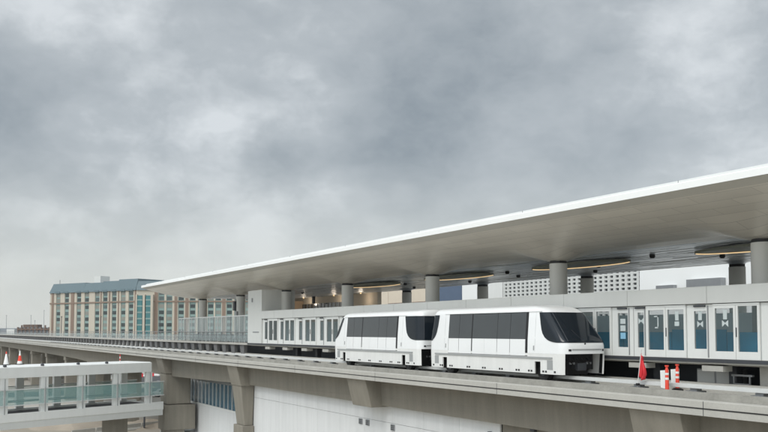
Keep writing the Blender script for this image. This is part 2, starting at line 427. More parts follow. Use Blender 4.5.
# platform
MB().prism([(30.45, F), (30.45, -1.42), (31.0, -1.5), (47, -1.5), (47, F)], -12, PE + 4).build('platform_slab', 'concrete_deck', st)
MB().box(-12, PE + 4, 30.40, 30.447, -1.36, F - .01).build('slab_edge', 'steel_dark', st)
MB().box(-12, PE + 60, 34.2, 34.6, -4.4, -1.503).build('back_wall', 'black_void', st)
br0 = MB().box(16, 17.1, 30.5, 31.1, -1.74, -1.503).build('slab_bracket', 'concrete_deck', st, origin=G(16, 30.5, -1.6))
for k in range(1, 15):
    c = br0.copy(); COL.objects.link(c); c.location.x -= 4.32 * k
po0 = MB().box(20.5, 20.9, 31.6, 32.0, -2.8, -1.503).build('support_post', 'steel_dark', st, origin=G(20.5, 31.6, -2.8))
for k in range(1, 13):
    c = po0.copy(); COL.objects.link(c); c.location.x -= 4.32 * k
MB().box(20.9, 23.5, 31.35, 32.3, -3.2, -1.503).build('pier', 'concrete_deck', st, bevel=.04)
MB().box(-12, PE + 4, 31.3, 34.2, -3.2, DECK + .05).build('lower_floor', 'concrete_deck', st)
# parapet above the doors
mb = MB()
js = [-12, -7.4, -2.8, 2.8, 7.4, 12, 16.4, 20.8, 25.3, 29.97, 34.5, 39, 43.5, 48, 52.5, 57, 61.5, 66, 70.5, 75, PE]
for a, b in zip(js[:-1], js[1:]):
    mb.prism([(30.36, 1.20), (30.36, 1.90), (30.40, 1.95), (30.62, 1.95), (30.62, 1.20)], a + .012, b - .012)
mb.build('parapet', 'panel_grey', st)
MB().box(-12, PE, 30.625, 31.4, 1.17, 1.93).build('parapet_backing', 'concrete_dark', st)
# platform doors
DOORS = [15.2, 19.6, 23.91, 27.69, 32.3, 36.7, 41.0, 45.3, 49.7, 54.0, 58.3, 62.65, 66.98, 71.5, 75.5]
def frame_rect(mb, s0, s1, z0, z1, d0, d1, side, top, bot):
    mb.box(s0, s0 + side, d0, d1, z0, z1).box(s1 - side, s1, d0, d1, z0, z1)
    mb.box(s0 + side, s1 - side, d0, d1, z1 - top, z1).box(s0 + side, s1 - side, d0, d1, z0, z0 + bot)
half = 1.15
for c in DOORS:
    dr = MB()
    dr.box(c - half, c + half, 30.42, 30.60, 1.10, 1.17)
    dro = dr.build('platform_door', 'panel_white', st)
    for sgn in (-1, 1):
        a, b = (c + .01, c + half) if sgn > 0 else (c - half, c - .01)
        tp = .05 if (c == 23.91 and sgn < 0) else .12
        f = MB(); frame_rect(f, a, b, F + .004, 1.095, 30.44, 30.54, .105, tp, .33)
        lf = f.build('door_leaf', 'panel_white', dro)
        MB().box(a + .105, b - .105, 30.48, 30.50, F + .334, 1.095 - tp).build('glass', 'tinted_glass', lf)
    MB().box(c - .055, c - .02, 30.405, 30.438, -.25, .15).build('handle', 'steel_dark', dro)
gaps = []
for a, b in zip(DOORS[:-1], DOORS[1:]):
    if a == 27.69: gaps += [(a + half, 29.72), (29.72, b - half)]
    else: gaps.append((a + half, b - half))
gaps.append((DOORS[-1] + half, PE))
for a, b in gaps:
    mid = (a + b) / 2; hw = min(.33, (b - a) / 2 - .25)
    f = MB()
    f.box(a + .02, mid - hw, 30.52, 30.62, F + .004, 1.165).box(mid + hw, b - .02, 30.52, 30.62, F + .004, 1.165)
    f.box(mid - hw, mid + hw, 30.52, 30.62, F + .004, F + .42).box(mid - hw, mid + hw, 30.52, 30.62, .88, 1.165)
    fo = f.build('fixed_panel', 'panel_white', st)
    MB().box(mid - hw, mid + hw, 30.56, 30.58, F + .42, .88).build('glass', 'tinted_glass', fo)
    MB().box(mid - hw - .12, mid - hw - .07, 30.49, 30.518, F + .05, 1.1).build('trim', 'steel_grey', fo)
    MB().box(mid - .3, mid + .3, 30.44, 30.518, 1.06, 1.14).build('door_sensor', 'steel_dark', fo)
# inner core wall at the far end, standing up to the soffit
MB().box(PE + .004, 82.1, 30.38, 33.9, F, 4.05).build('end_wall', 'panel_grey', st)
MB().box(PE - .02, PE + .003, 30.7, 33.85, 1.95, 4.0).build('end_wall_lining', 'panel_grey', st)
MB().box(80.7, 80.95, 30.3, 30.378, 2.9, 3.3).box(79.0, 80.6, 30.35, 30.378, -.15, -.05).build('wall_fitting', 'steel_grey', st)
# inside: beige rear wall with a dark window band
MB().box(84, 118, 46.5, 47, F, 5).build('rear_wall', 'beige', st)
MB().box(104.5, 108.5, 44.5, 46.49, F, 4.0).build('rear_pier', 'warm_beige', st)
wb = MB().box(90.5, 104.4, 46.3, 46.48, 1.6, 3.55).build('rear_window', 'train_glass', st)
for k in range(13): MB().box(91.2 + k * 1.05, 91.28 + k * 1.05, 46.24, 46.298, 1.6, 3.55).build('mullion', 'steel_grey', wb)
for s, d in ((111, 45.4), (102, 45.4), (93, 45.4), (86, 45.4)):
    lp = MB().lathe((s, d, 4.25), [(.06, 0), (.09, .04), (.09, .14)], 10).build('ceiling_lamp', 'lamp_warm', st)
    pl = bpy.data.lights.new('lamp_light', 'POINT'); pl.energy = 28; pl.specular_factor = 0; pl.color = (1, .84, .66); pl.shadow_soft_size = .25
    po = bpy.data.objects.new('lamp_light', pl); COL.objects.link(po); po.location = G(s, d, 3.6)
MB().box(98.6, 98.95, 45.2, 45.5, 3.5, 5).build('hanger_post', 'steel_dark', st)
# columns
front = [(765, 0), ]
FS = [32.95 * (1120.3 * k - .5634) for k in (.000797, .001163, .001529, .001895, .002259, .002622, .00298, .003356)]
BS = [45.5 * (1120.3 * k - .5634) for k in (.00094, .0012, .001465, .00173, .001992)]
def column(s, d, top, r=.5, base=F):
    c = MB().lathe((s, d, base), [(r, 0), (r, top - base - .18)], 28).build('column', 'column_paint', st, smooth=True)
    MB().lathe((s, d, top - .177), [(r - .03, 0), (r - .03, .17)], 24).build('gap_ring', 'black', c, smooth=True)  # black recessed ring in the gap at the column top
mat('column_paint', (.60, .60, .57), .6, var=.06, scale=.5, streak=.06)
for s in FS: column(s, 32.95, 4.08, .51)
for s in BS: column(s, 45.5, 4.2, .5)
# canopy: heightfield soffit with funnels that run into the columns
ROOF_END = 113.0
def base_z(d):
    P = [(27.0, 5.67), (27.6, 5.48), (28.6, 5.23), (30.0, 4.92), (31.5, 4.66), (33.0, 4.46), (34.3, 4.405), (34.6, 4.45), (36, 4.48)]
    for (a, za), (b, zb) in zip(P[:-1], P[1:]):
        if d <= b: return za + (zb - za) * (d - a) / (b - a)
    return 4.40
def sof(s, d):
    z = base_z(d)
    for cs in FS:
        r = math.hypot((s - cs) * .8, d - 32.95)
        if r < 5:
            zf = 4.03 + .27 * max(0, r - .45) + .03 * r * r; k = .10
            h = max(k - abs(z - zf), 0) / k
            z = min(z, zf) - h * h * k * .25
    return z
cn = thing('canopy', G(50, 33, 4), 'long swept station canopy with bright white edge and taupe underside', 'canopy')
ds = [27.6, 27.9, 28.3, 28.8, 29.4, 30, 30.6, 31.1, 31.5, 31.8, 32.1, 32.35, 32.6, 32.8, 33, 33.2, 33.4, 33.7, 34, 34.3, 34.6, 35, 36.0]
ss = sorted(set([-12 + i * .9 for i in range(139)] + [cs + o for cs in FS for o in (-1.6, -1.2, -.9, -.6, -.3, 0, .3, .6, .9, 1.2, 1.6)] + [ROOF_END]))
ss = [s for s in ss if s <= ROOF_END]
mb = MB().grid([[(s, d, sof(s, d)) for d in ds] for s in ss])
mb.build('soffit', 'soffit', cn, smooth=True)
MB().prism([(27.0, 5.67), (27.0, 5.93), (27.05, 5.97), (27.4, 5.99), (27.4, 5.72)], -12, ROOF_END).build('fascia', 'fascia_white', cn)
MB().prism([(27.03, 5.667), (27.598, 5.478), (27.65, 5.55), (27.42, 5.70)], -12, ROOF_END - .02).build('reveal', 'canopy_trim', cn)
MB().prism([(27.38, 5.99), (27.7, 6.2), (33, 6.7), (47, 6.4), (51, 5.9), (51, 5.7), (47, 5.7), (27.7, 5.6)], -12, ROOF_END - .15).build('roof_deck', 'panel_grey', cn)
MB().prism([(d, sof(ROOF_END, d) + .01) for d in ds] + [(36, 5.9), (27.6, 5.9)], ROOF_END - .14, ROOF_END - .004).build('end_trim', 'panel_white', cn)
# slatted ceiling behind
mb = MB(); rn = random.Random(3)
for k in range(66):
    d = 34.36 + k * .19
    a = -12
    while a < 112:
        b = min(a + rn.choice((3.2, 4.6, 6.1, 7.4)), 112)
        mb.box(a, b - .03, d, d + .165, 4.40 + rn.choice((0, 0, .02)), 4.50, rn.choice((0, 0, 0, 1, 2)))
        a = b
mb.build('ceiling', ['ceiling_slats', 'ceiling_slats_dark', 'panel_grey'], cn)
MB().box(-12, 112, 34.7, 47, 4.6, 4.7).build('ceiling_backing', 'black_void', cn)
for s in BS:
    MB().lathe((s, 45.5, 4.2), [(.48, 0), (.55, .08), (1.0, .2)], 20).build('column_cap', 'ceiling_slats_dark', cn, smooth=True)
sk = MB().lathe((24, 40, 4.2), [(.10, 0), (.16, .06), (.16, .2)], 10).build('spotlight', 'black', cn, origin=G(24, 40, 4.2))
for k, (s, d) in enumerate([(26, 38.5), (29, 43), (33, 41), (35, 37.5), (42, 40), (46, 43.5), (50, 38.6), (53, 42), (58, 38), (61, 43), (67, 40), (72, 44), (80, 41), (88, 39)]):
    c = sk.copy(); COL.objects.link(c); c.location.x -= (s - 24); c.location.y += d - 40
MB().box(-12, 112, 47.0, 51, 4.9, 5.2).build('rear_eave', 'panel_grey', cn)
# small lightning-rod studs along the roof edge
for k in range(9): MB().tube((24 + k * 10, 27.25, 5.97), (24 + k * 10, 27.25, 6.12), .010, n=5).build('roof_stud', 'steel_dark', cn)

# oval lit recess rings hung under the ceiling
def oval(s, label):
    o = thing('ceiling_light', G(s, 37.6, 4.2), label, 'ceiling light', 'oval warm lights under the canopy')
    n = 48; A_, B_ = 4.3, 1.5
    pts = [(math.cos(2 * math.pi * i / n), math.sin(2 * math.pi * i / n)) for i in range(n + 1)]
    def ring(z, k): return [(s + (A_ - k) * x, 37.6 + (B_ - k) * y, z) for x, y in pts]
    MB().grid([ring(4.16, .05), ring(4.16, 0), ring(4.30, 0), ring(4.30, .05)]).build('rim', 'disc_green', o)
    MB().grid([ring(4.165, .055), ring(4.215, .06)]).build('light_strip', 'lamp_warm', o)
    MB().add(ring(4.22, .02)[:-1] + ring(4.30, .02)[:-1], [tuple(range(n)), tuple(range(n, 2 * n))]).build('panel', 'disc_green', o)
    for q in (-2.5, 2.5): MB().tube((s + q, 37.6, 4.335), (s + q, 37.6, 4.6), .02, n=6).build('hanger', 'steel_dark', o)
oval(27.6, 'oval warm-edged ceiling light near the right end of the canopy, rightmost of four')
oval(41.3, 'oval warm-edged ceiling light behind the column right above the train nose')
oval(55.0, 'oval warm-edged ceiling light over the middle of the front car, third from the right')
oval(68.7, 'oval warm-edged ceiling light over the rear car, farthest left of four')

# blue hoarding inside the doors
hb = thing('hoarding', G(40, 34, F), 'blue boarding standing on the platform behind the glass doors', 'hoarding')
for k in range(10):
    MB().box(13 + k * 3.1, 13 + k * 3.1 + 3.05, 31.7, 31.76, F, -.05 + .12 * (k % 3 == 1)).build('board', 'blue_board', hb)
MB().box(13, 78, 44, 44.2, F, 1.1).build('rear_panel', 'pale_panel', hb)
MB().box(44.5, 78, 31.9, 31.96, F, .8).build('sky_sheen_board', 'pale_panel', hb)  # pale sheet added to give the left door panes the look of reflected sky

# paper notices on the glass
mat('paper_blue', (.25, .5, .68), .7, var=.05)
NOT = [(29.28, .15, 'x'), (27.05, .33, 't'), (25.83, .33, 'b'), (24.45, .35, 'b'), (28.25, .25, 'r'), (30.45, .10, 'c')]
desc = {29.28: 'white paper notice on the narrow pane left of the red flag pole', 27.05: 'white paper strip on the right leaf of the double door above the cones',
        25.83: 'white bow-shaped notice on the narrow pane right of the double door', 24.45: 'white bow-shaped notice on the wide door leaf nearest the right edge',
        28.25: 'faint pale notice on the left leaf of the double door above the cones', 30.45: 'stack of white and blue notices on the pane right of the train nose'}
for s, z, k in NOT:
    mb = MB(); d0, d1 = (30.464, 30.468) if k in 'tr' or s == 24.45 else (30.548, 30.552)
    mi = 0
    if k in 'tb': mb.box(s - .10, s + .10, d0, d1, z + .15, z + .55)
    if k == 'r': mb.box(s - .12, s - .06, d0, d1, z - .1, z + .45).box(s - .12, s + .14, d0, d1, z + .4, z + .45).box(s - .12, s + .1, d0, d1, z - .12, z - .06)
    if k in 'xb':
        zz = z if k == 'b' else z + .35
        mb.prism([(s - .16, zz - .18), (s, zz - .04), (s + .16, zz - .18), (s + .16, zz + .12), (s, zz + .0), (s - .16, zz + .12)], d0, d1, axis=1)
    if k == 't': mb.box(s - .13, s + .13, d0, d1, z - .1, z + .1)
    if k == 'c':
        mb.box(s - .17, s + .17, 30.54, 30.545, z + .25, z + .5).box(s - .17, s + .17, 30.54, 30.545, z - .1, z + .18).box(s - .17, s + .17, 30.54, 30.545, z - .48, z - .18, 1)
    ob = mb.build('paper_notice', ['paper', 'paper_blue'], None, origin=G(s, 30.46, z))
    tag(ob, desc[s], 'notice', 'notices taped inside the platform doors')

# ================================================================== WALKWAY BEYOND THE STATION
ww = thing('service_walkway', G(200, 31, -EYE + 8), 'narrow railed service walkway on short posts running on from the platform', 'walkway')
WE = 470
MB().prism([(30.45, -1.2), (30.45, -1.42), (33.2, -1.42), (33.2, -1.2)], PE + 4.05, WE).build('deck', 'concrete_deck', ww)
p0 = MB().hexa([(84, 30.7, DECK), (84.9, 30.7, DECK), (84.9, 31.0, DECK), (84, 31.0, DECK)],
               [(83.8, 30.6, -1.423), (85.1, 30.6, -1.423), (85.1, 31.0, -1.423), (83.8, 31.0, -1.423)]).build('post', 'concrete_dark', ww, origin=G(84, 30.8, DECK))
for k in range(1, 98):
    c = p0.copy(); COL.objects.link(c); c.location.x -= 2.9 * k
MB().box(PE + 4.05, WE, 30.5, 30.56, -.12, -.05).box(PE + 4.05, WE, 30.5, 30.54, -.4, -.37).box(PE + 4.05, WE, 30.5, 30.54, -.78, -.75).build('handrail', 'steel_grey', ww)
rp = MB().box(84, 84.07, 30.5, 30.56, -1.2, -.12).build('rail_post', 'steel_grey', ww, origin=G(84, 30.5, -1.2))
for k in range(1, 98):
    c = rp.copy(); COL.objects.link(c); c.location.x -= 1.7 * k if k < 60 else 1.7 * 60 + 6 * (k - 60)
MB().box(PE + 4.1, WE, 30.515, 30.525, -1.12, -.45).build('infill_panel', 'light_glass', ww)
MB().box(PE + 4.05, WE, 33.1, 33.16, -.12, -.05).build('handrail', 'steel_grey', ww)
# second track slab behind it
MB().prism([(34, -2.6), (34, -3.2), (44, -3.2), (44, -2.6)], PE + 6, WE).build('track_slab', 'concrete_deck', ww)
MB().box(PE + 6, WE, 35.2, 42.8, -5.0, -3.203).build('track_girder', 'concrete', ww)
for k in range(10): MB().box(110 + 28 * k, 112.4 + 28 * k, 37, 40, -EYE, -5.003).build('track_pier', 'concrete_pier', ww)
# tall glass windscreen
ws = thing('glass_screen', G(95, 30.5, -1.2), 'tall framed glass screen standing at the open end of the platform', 'glass screen')
MB().box(82.2, 108.0, 30.60, 30.68, 1.55, 1.65).build('top_rail', 'rail_white', ws)
for k in range(19):
    a = 82.25 + k * 1.43
    MB().box(a, a + .09, 30.58, 30.66, -1.2, 1.545).build('mullion', 'rail_white' if k % 4 else 'steel_grey', ws)
    if k < 18: MB().box(a + .1, a + 1.42, 30.61, 30.63, -.95, 1.545).build('pane', 'light_glass', ws)
MB().box(84, 106, 31.6, 31.9, -1.2, -.35).build('bench_back', 'steel_dark', ws)
# ball-foot fittings: row of white luggage-barrier hoops behind the screen
HO = ('rightmost of five', 'second of five from the right', 'middle one of five', 'second of five from the left', 'leftmost of five')
for k in range(5):
    pts = [(86.5 + k * 1.9 + .55 * math.cos(math.pi * i / 8), 31.2, -1.2 + .55 * math.sin(math.pi * i / 8) * 1.0) for i in range(9)]
    mb = MB()
    for a, b in zip(pts[:-1], pts[1:]): mb.tube(a, b, .06, n=6)
    tag(mb.build('hoop_barrier', 'rail_white', None, origin=G(86.5 + k * 1.9, 31.2, -1.2)), 'white hoop barrier behind the tall glass screen, ' + HO[k], 'barrier', 'white hoops behind the glass screen')
# signal mast by the screen
sg = thing('signal_mast', G(87.5, 31.0, -1.2), 'slim mast with dark lamp heads in front of the beige hotel, beside the glass screen', 'signal')
MB().tube((87.5, 31, -1.2), (87.5, 31, 3.4), .07, n=8).build('pole', 'steel_grey', sg)
MB().box(87.3, 87.8, 30.75, 31.0, 2.2, 3.2).build('lamp_head', 'steel_dark', sg)
MB().box(86.7, 87.2, 30.8, 31.0, 1.6, 2.1).build('camera_box', 'steel_grey', sg)

# ================================================================== TRAIN
def wz(z):
    P = [(-2.2, 1.40), (-1.35, 1.425), (-1.1, 1.425), (-.4, 1.40), (.93, 1.29), (1.02, 1.27), (1.12, 1.22), (1.22, 1.10), (1.30, .85), (1.34, .45)]
    if z <= P[0][0]: return P[0][1]
    for (a, x), (b, y) in zip(P[:-1], P[1:]):
        if z <= b: return x + (y - x) * (z - a) / (b - a)
    return P[-1][1]
def az(z):
    P = [(-2.2, 5.90), (-1.1, 5.95), (-.7, 5.95), (-.5, 5.88), (-.2, 5.62), (.93, 4.60), (1.05, 4.42), (1.15, 4.2), (1.22, 3.95), (1.30, 3.4), (1.34, 2.7)]
    if z <= P[0][0]: return P[0][1]
    for (a, x), (b, y) in zip(P[:-1], P[1:]):
        if z <= b: return x + (y - x) * (z - a) / (b - a)
    return P[-1][1]
SLANT = {1: 1.0, -1: 1.0}
def plan(z, q, off=0.0, end=1):
    """point on the body skin at height z; q = signed distance from the nose centre round the corner; y<0 is the side towards the camera"""
    w, a = wz(z), 5.95 - SLANT[end] * (5.95 - az(z)); r = min(.42, w * .8); f = w - r
    bulge = .16
    sg_ = -1 if q < 0 else 1; t = abs(q)
    if t <= f:
        x, y, nx, ny = a + 0, t, 1, 0
    elif t <= f + r * math.pi / 2:
        th = (t - f) / r
        x, y, nx, ny = a - r + r * math.cos(th), f + r * math.sin(th), math.cos(th), math.sin(th)
    else:
        x, y, nx, ny = a - r - (t - f - r * math.pi / 2), w, 0, 1
    fx = max(0, 1 - (y / w) ** 2) * bulge * (1 if x > a - r else 0)
    x += fx - bulge * .0
    return (end * (x + off * nx), sg_ * (y + off * ny), z)
def make_car(loc, label, sl_left, sl_right):
    SLANT[-1], SLANT[1] = sl_left, sl_right
    car = thing('train_car', loc, label, 'train', 'two coupled white train cars')
    ox, oy = loc[0], loc[1]
    fr = lambda x, y, z: (ox + x, oy + y, EYE + z)
    N = lambda: MB(fr)
    def ring(z, off=0):
        w, a = wz(z), az(z); r = min(.42, w * .8); f = w - r; arc = r * math.pi / 2
        qs = [f * i / 4 for i in range(4)] + [f + arc * i / 7 for i in range(8)]
        quarter = [plan(z, q, off) for q in qs]
        right = [(x, -y, z_) for x, y, z_ in reversed(quarter[1:])] + quarter
        ql = [plan(z, q, off, -1) for q in qs]
        left = [(x, y, z_) for x, y, z_ in reversed(ql[1:])] + [(x, -y, z_) for x, y, z_ in ql]
        return right + left
    zs = [-1.1, -.9, -.7, -.6, -.5, -.35, -.2, 0, .3, .6, .93, 1.0, 1.05, 1.10, 1.15, 1.19, 1.22, 1.26, 1.30, 1.32, 1.34]
    rings = [ring(z) for z in zs]
    n = len(rings[0]); b = N()
    vs = [p for r in rings for p in r]
    fs = [(j * n + i, j * n + (i + 1) % n, (j + 1) * n + (i + 1) % n, (j + 1) * n + i) for j in range(len(rings) - 1) for i in range(n)]
    fs += [tuple(range(n)), tuple(range((len(rings) - 1) * n, len(rings) * n))]
    b.add(vs, fs); body = b.build('body', 'train_white', car, smooth=True)
    # side panels
    def panel(b, x0, x1, z0, z1, o0, o1, sd, m=0):
        k = 4 if z1 - z0 > .5 else 2
        zz = seq(z0, z1, k)
        vs = []
        for z in zz:
            w = wz(z)
            vs += [(x0, sd * (w + o0), z), (x0, sd * (w + o1), z), (x1, sd * (w + o1), z), (x1, sd * (w + o0), z)]
        fs = [(0, 1, 2, 3), tuple(4 * (k - 1) + i for i in range(4))]
        for j in range(k - 1):
            for i in range(4): fs.append((4 * j + i, 4 * j + (i + 1) % 4, 4 * j + 4 + (i + 1) % 4, 4 * j + 4 + i))
        b.add(vs, fs, m)
    X = [-3.83, -2.78, -1.53, .77, 1.87, 3.17]
    for sd in (-1, 1):
        b = N(); panel(b, -3.86, 3.30, -1.26, .96, -.02, .006, sd); b.build('seam_backing', 'black', car)
        for i in range(5):
            a0, a1 = X[i] + .02, X[i + 1] - (.05 if i in (1, 4) else .02)
            if i in (2,): a0 += .04
            kind = 'door' if i != 2 else 'side_panel'
            b = N()
            if i == 2:
                mid = (a0 + a1) / 2
                panel(b, a0, mid - .006, -1.24, -.41, .0, .02, sd); panel(b, mid + .006, a1, -1.24, -.41, .0, .02, sd)
            else: panel(b, a0, a1, -1.24, -.41, .0, .022, sd)
            d_ = b.build(kind, 'train_white', car)
            b = N(); panel(b, a0 - .008, a1 + .008, -.40, .93, .0, .016, sd); b.build('window', 'train_glass', d_)
        # frames: sliver of glass at the front end of the band
        b = N(); panel(b, 3.17, 3.29, -.40, .93, .0, .014, sd); b.build('window', 'black', car)
        for sx in (-4.25, 3.86):
            b = N(); panel(b, sx, sx + .012, -1.26, .95, .0, .004, sd); b.build('seam', 'train_grey', car)
        # gutter above, belt ledge below
        b = N(); panel(b, -4.3, 4.3, .965, 1.0, .0, .03, sd); b.build('gutter', 'train_roof', car)
        b = N(); panel(b, -5.2, 5.2, -1.36, -1.27, .0, .055, sd); b.build('belt_ledge', 'train_grey', car)
        # skirt with wheel openings
        b = N()
        holes = [(-4.42, -3.98), (3.85, 4.30)]
        xs = [-5.5, holes[0][0], holes[0][1], holes[1][0], holes[1][1], 5.5]
        y0, y1 = (1.36, 1.43)
        lo, hi = sorted((sd * y0, sd * y1))
        b.box(-5.5, 5.5, lo, hi, -1.50, -1.103)
        for i in (0, 2, 4): b.box(xs[i], xs[i + 1], lo, hi, -2.10, -1.50)
        b.build('skirt', 'train_skirt', car)
        for e_ in (-1, 1):
            rows = []
            for z in (-2.1, -1.6, -1.1):
                f = wz(z) - .42; Q = f + .42 * math.pi / 2 + .03
                outer = [plan(z, sd * q, .006, e_) for q in seq(Q, f + .26, 9)]
                inner = [plan(z, sd * q, -.07, e_) for q in seq(f + .26, Q, 9)]
                rows.append(outer + inner + [outer[0]])
            N().grid([[plan(z, sd * q, -.075, e_) for q in seq(Q, f + .28, 8)] for z in (-2.08, -1.11)]).build('corner_shade', 'black', car)  # black sheet added to darken the inner face of the corner skirt
            b = N().grid(rows); b.build('corner_skirt', 'train_skirt', car, smooth=True)
        # vents, marker reflectors, latches
        for vx in (-5.25, 5.05 - .25):
            b = N(); lo, hi = sorted((sd * 1.425, sd * 1.442)); b.box(vx, vx + .42, lo, hi, -1.88, -1.42); b.build('vent', 'train_grey', car, bevel=.03)
        b = N(); lo, hi = sorted((sd * 1.425, sd * 1.44))
        for mx_ in (-5.45, -4.72, -3.72, -2.0, -.55, .95, 2.35, 3.35, 4.45, 5.3):
            b.box(mx_, mx_ + .13, lo, hi, -2.02, -1.93)
            if -4.8 < mx_ < 5: b.box(mx_ + .2, mx_ + .33, lo, hi, -2.02, -1.93)
        b.build('marker', 'black', car)
        for lx in (-4.15, 3.75):
            b = N(); panel(b, lx, lx + .07, -.95, -.72, .0, .02, sd); b.build('latch', 'train_grey', car)
    # windshields wrapping both ends
    def xb(z):
        P = [(-.56, 5.5), (-.53, 5.2), (-.48, 4.96), (-.42, 4.80), (-.3, 4.60), (-.1, 4.42), (0, 4.36), (.3, 4.27), (.6, 4.2), (.93, 4.12)]
        for (a, x), (b_, y) in zip(P[:-1], P[1:]):
            if z <= b_: return x + (y - x) * (z - a) / (b_ - a)
        return P[-1][1]
    XR = [(-.56, 5.6), (-.50, 5.5), (-.42, 5.36), (-.3, 5.24), (-.1, 5.12), (.3, 5.0), (.93, 4.9)]
    def xb2(z):
        for (a, x), (b_, y) in zip(XR[:-1], XR[1:]):
            if z <= b_: return x + (y - x) * (z - a) / (b_ - a)
        return 4.9
    def xb3(z):
        P = [(-.56, 5.6), (-.5, 5.45), (-.42, 5.28), (-.3, 5.12), (-.1, 4.98), (.3, 4.75), (.94, 4.38)]
        for (a, x), (b_, y) in zip(P[:-1], P[1:]):
            if z <= b_: return x + (y - x) * (z - a) / (b_ - a)
        return 4.4
    for e_ in (-1, 1):
        rows = []
        for z in (-.56, -.53, -.48, -.42, -.3, -.1, .1, .3, .5, .7, .93):
            w, a = wz(z), 5.95 - SLANT[e_] * (5.95 - az(z)); r = .42; f = w - r; arc = r * math.pi / 2; Q = f + arc + max(0.01, a - r - (xb(z) if e_ > 0 else (xb2(z) if sl_left < .5 else xb3(z))))
            hq = [f * i / 6 for i in range(6)] + [f + arc * i / 10 for i in range(10)] + [f + arc + (Q - f - arc) * i / 3 for i in range(4)]
            rows.append([plan(z, -q, .018, e_) for q in reversed(hq[1:])] + [plan(z, q, .018, e_) for q in hq])
        wsd = N().grid(rows).build('windshield', 'windshield_glass', car, smooth=True)
        # pillar line on the corner
        for sd in (-1, 1):
            b = N(); pp = []
            for z in seq(-.5, .9, 6):
                f = wz(z) - .42; pp.append(plan(z, sd * (f + .10), .024, e_))
            for p_, q_ in zip(pp[:-1], pp[1:]): b.tube(p_, q_, .014, n=5)
            b.build('pillar', 'steel_dark', wsd)
        # wiper, grille strip, lamps
        b = N().tube(plan(-.6, -.15, .05, e_), plan(.05, -.55, .04, e_), .016, n=6).box(e_ * 6.06 - .03, e_ * 6.06 + .03, -.2, -.1, -.68, -.60)
        b.build('wiper', 'black', wsd)
        rows = [[plan(z, q, .012, e_) for q in seq(-.95, .95, 13)] for z in (-.93, -.86)]
        N().grid(rows).build('grille', 'train_grey', car)
        for q in (-1.05, 1.05):
            rows = [[plan(z, qq, .014, e_) for qq in (q - .07, q, q + .07)] for z in (-.97, -.87)]
            N().grid(rows).build('headlight', 'black', car)
        # coupler in the nose opening
        cp = N().box(e_ * 5.05 - .5, e_ * 5.05 + .5, -.11, .11, -1.85, -1.65).build('coupler', 'steel_dark', car)
        b = N().box(e_ * 5.62 - .1, e_ * 5.62 + .1, -.28, .28, -1.92, -1.55); b.build('coupler_head', 'steel_dark', cp, bevel=.03)
        for k in range(5): N().tube((e_ * 5.3, -.7 + k * .33, -1.3), (e_ * 5.65, -.55 + k * .27, -1.6), .022, n=6).build('hose', 'black', cp)
        for yy in (-.62, -.4, .45, .66): N().box(e_ * 5.5 - .04, e_ * 5.5 + .04, yy, yy + .09, -1.62, -1.52).build('valve', 'steel_grey', cp)
        N().box(e_ * 5.0 - .05, e_ * 5.0 + .05, -1.3, 1.3, -1.9, -1.105).build('bulkhead', 'black', car)
    # seat and console seen through the front glass
    # roof gear
        # underframe and wheels
    N().box(-4.9, 4.9, -1.1, 1.1, -2.15, -1.105).build('underframe', 'black', car)
    for wx in (-4.2, 4.08):
        for sd in (-1, 1):
            t = N().tube((wx, sd * .72, -2.02), (wx, sd * 1.06, -2.02), .43, n=24).build('wheel', 'rubber', car, smooth=True)
            N().tube((wx, sd * 1.05, -2.02), (wx, sd * 1.09, -2.02), .2, n=16).build('hub', 'steel_dark', t, smooth=True)
    return car
cy_ = 28.725
make_car((-37.07, cy_, EYE - 2.45), 'white train car at the front with a large dark slanted windshield, nearest the red flag', .18, 1.0)
make_car((-50.04, cy_, EYE - 2.45), 'white train car at the rear, coupled behind the front car', .75, .18)

# ================================================================== TRACKSIDE THINGS
fl = thing('warning_flag', G(27.07, 28.05, DECK), 'red flag on a leaning white pole with a black foot on the track', 'flag')
MB().tube((27.12, 28.02, -2.44), (26.86, 28.02, -.80), .022, n=8).build('pole', 'rail_white', fl)
MB().box(26.87, 27.37, 27.90, 28.14, DECK + .003, DECK + .1).box(27.04, 27.16, 27.96, 28.08, DECK + .17, -2.28).build('foot', 'black', fl)
rows = []
for j in range(11):
    f = j / 10; z = -.98 - 1.05 * f
    wd = .08 + .27 * math.sin(min(1, f * 1.15) * 1.5) * (1 if f < .85 else .8)
    px = 26.88 + .17 * f
    rows.append([(px - wd * i / 6, 28.02 + .10 * math.sin(i * 1.9 + f * 3) * (i / 6), z - .12 * (i / 6) + .05 * math.sin(i * 1.3)) for i in range(7)])
fo = MB().grid(rows).build('flag_cloth', 'safety_red', fl, smooth=True)
so_ = fo.modifiers.new('thick', 'SOLIDIFY'); so_.thickness = .008
def delineator(s, d, label, lean=.0):
    t = thing('delineator_post', G(s, d, DECK), label, 'traffic post', 'orange posts with white boards on the track')
    MB().lathe((s, d, DECK + .004), [(.24, 0), (.24, .05), (.1, .10)], 14).build('base', 'rubber', t)
    p = MB().lathe((s, d, DECK + .1), [(.085, 0), (.07, .85), (.05, .90), (.05, .95), (.085, .97), (.085, 1.02)], 14).build('post', 'safety_orange', t, smooth=True)
    for z in (.42, .62): MB().lathe((s, d, DECK + .1 + z), [(.083, 0), (.083, .09)], 14).build('reflective_band', 'reflective', p, smooth=True)
    b = MB(); a0 = s + .27
    b.hexa([(a0 - .25, d + .12, DECK + .12), (a0 + .18, d + .12, DECK + .16), (a0 + .18, d + .14, DECK + .16), (a0 - .25, d + .14, DECK + .12)],
           [(a0 - .22, d + .16, DECK + .92), (a0 + .24, d + .16, DECK + .88), (a0 + .24, d + .18, DECK + .88), (a0 - .22, d + .18, DECK + .92)])
    b.build('board', 'reflective', t)
